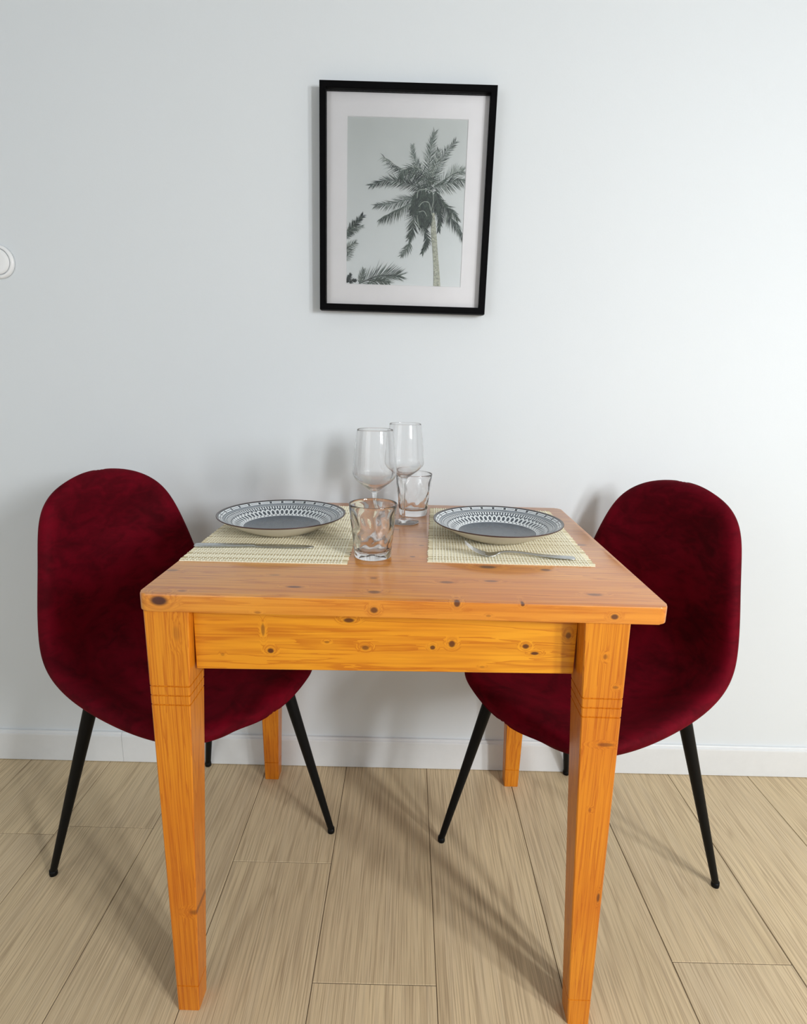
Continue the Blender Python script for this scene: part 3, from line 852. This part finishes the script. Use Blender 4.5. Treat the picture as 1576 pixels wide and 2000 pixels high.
for k in range(4):
    yy = (k - 1.5) * .0066
    t_ = ribbon('tine', [(.150, .0021, .0034, .0009), (.160, .0019, .0058, .0009), (.172, .0017, .0110, .0009), (.182, .0015, .0180, .0008), (.188, .0008, .0232, .0006)], M_steel, fk)
    t_.location = (0, yy, 0)

# ------------------------------------------------------------------ glasses
def tumbler():
    rt, rb, h = .0408, .0318, .0925
    prof = [(0, .0012), (.020, .0012), (.0285, .0002), (.0305, .0), (rb, .0012), (rb + .0003, .012)]
    for k in range(1, 15): prof.append((rb + .0003 + (rt - rb - .0003) * (k / 14), .012 + (h - .0125) * k / 14))
    prof += [(rt - .0004, h), (rt - .0012, h), (rt - .0016, h - .0006)]
    no = len(prof)
    for k in range(14, -1, -1): prof.append((rb - .0032 + (rt - .0018 - rb + .0032) * (k / 14), .0155 + (h - .0185) * k / 14))
    prof += [(rb - .0055, .0128), (rb - .013, .0118), (0, .0116)]
    def disp(k, a_, r, z):
        env = max(0.0, min(1.0, (z - .014) / .012)) * max(0.0, min(1.0, (h - .004 - z) / .010))
        v = (z - .014) / .026
        row = math.cos(math.pi * v)
        d = math.cos(9 * a_ + 1.1 * math.sin(2 * math.pi * v)) * .6 + math.cos(9 * a_) * row * .55 + .25 * math.cos(5 * a_ + 4 * v)
        if k < no: return .00075 * d * env
        return -.00055 * d * env
    me = lathe('tumbler', prof, 108, disp); me.materials.append(M_glass)
    return me
tm = tumbler()
t1 = bpy.data.objects.new('tumbler', tm); COL.objects.link(t1); t1.location = (-.0425, -.4490, TH + .0002); t1.rotation_euler = (0, 0, .3)
tag(t1, 'short dimpled clear glass tumbler nearest the viewer, beside the left placemat', 'glass', 'dimpled tumblers on the table')
t2 = t1.copy(); COL.objects.link(t2); t2.location = (.0290, -.1310, TH + .0002); t2.rotation_euler = (0, 0, 1.9)
tag(t2, 'short dimpled clear glass tumbler at the back beside the right placemat', 'glass')
def wine():
    root = empty('wine_glass')
    H_ = .2075
    foot = [(0, .0), (.0300, .0), (.0326, .0006), (.0330, .0012), (.0322, .0017), (.024, .0024), (.012, .0042), (.0058, .0072), (.0040, .0120), (.0033, .025), (.0032, .060), (.0036, .082), (.0050, .0915), (.0080, .0955)]
    bowl_o = [(.0150, .1005), (.0260, .1090), (.0345, .1165), (.0385, .1220), (.0400, .1275), (.0399, .1340), (.0388, .1500), (.0370, .1700), (.0350, .1880), (.0333, .2000), (.0325, H_ - .0004)]
    rim = [(.0322, H_), (.0317, H_)]
    inner = [(.0315, H_ - .0005), (.0322, .2000), (.0339, .1880), (.0359, .1700), (.0377, .1500), (.0388, .1340), (.0388, .1280), (.0374, .1230), (.0336, .1178), (.0250, .1104), (.0140, .1030), (.0060, .0992), (0, .0984)]
    prof = foot + catmull(bowl_o, 3) + rim + catmull(inner[:-1], 3) + [inner[-1]]
    prof = [tuple(map(float, p)) for p in prof]
    # bowl and stem are one blown piece of glass; the foot is its base disc
    me = lathe('wine_glass', prof, 72); me.materials.append(M_wine)
    bpy.data.objects.remove(root)
    return me
wm = wine()
w1 = bpy.data.objects.new('wine_glass', wm); COL.objects.link(w1); w1.location = (-.0455, -.3550, TH + .0002)
tag(w1, 'tall clear wine glass standing behind the front tumbler, nearer the left plate', 'wine glass', 'stemmed wine glasses on the table')
w2 = w1.copy(); COL.objects.link(w2); w2.location = (.0080, -.2060, TH + .0002)
tag(w2, 'tall clear wine glass farther back, its round foot in front of the rear tumbler', 'wine glass')
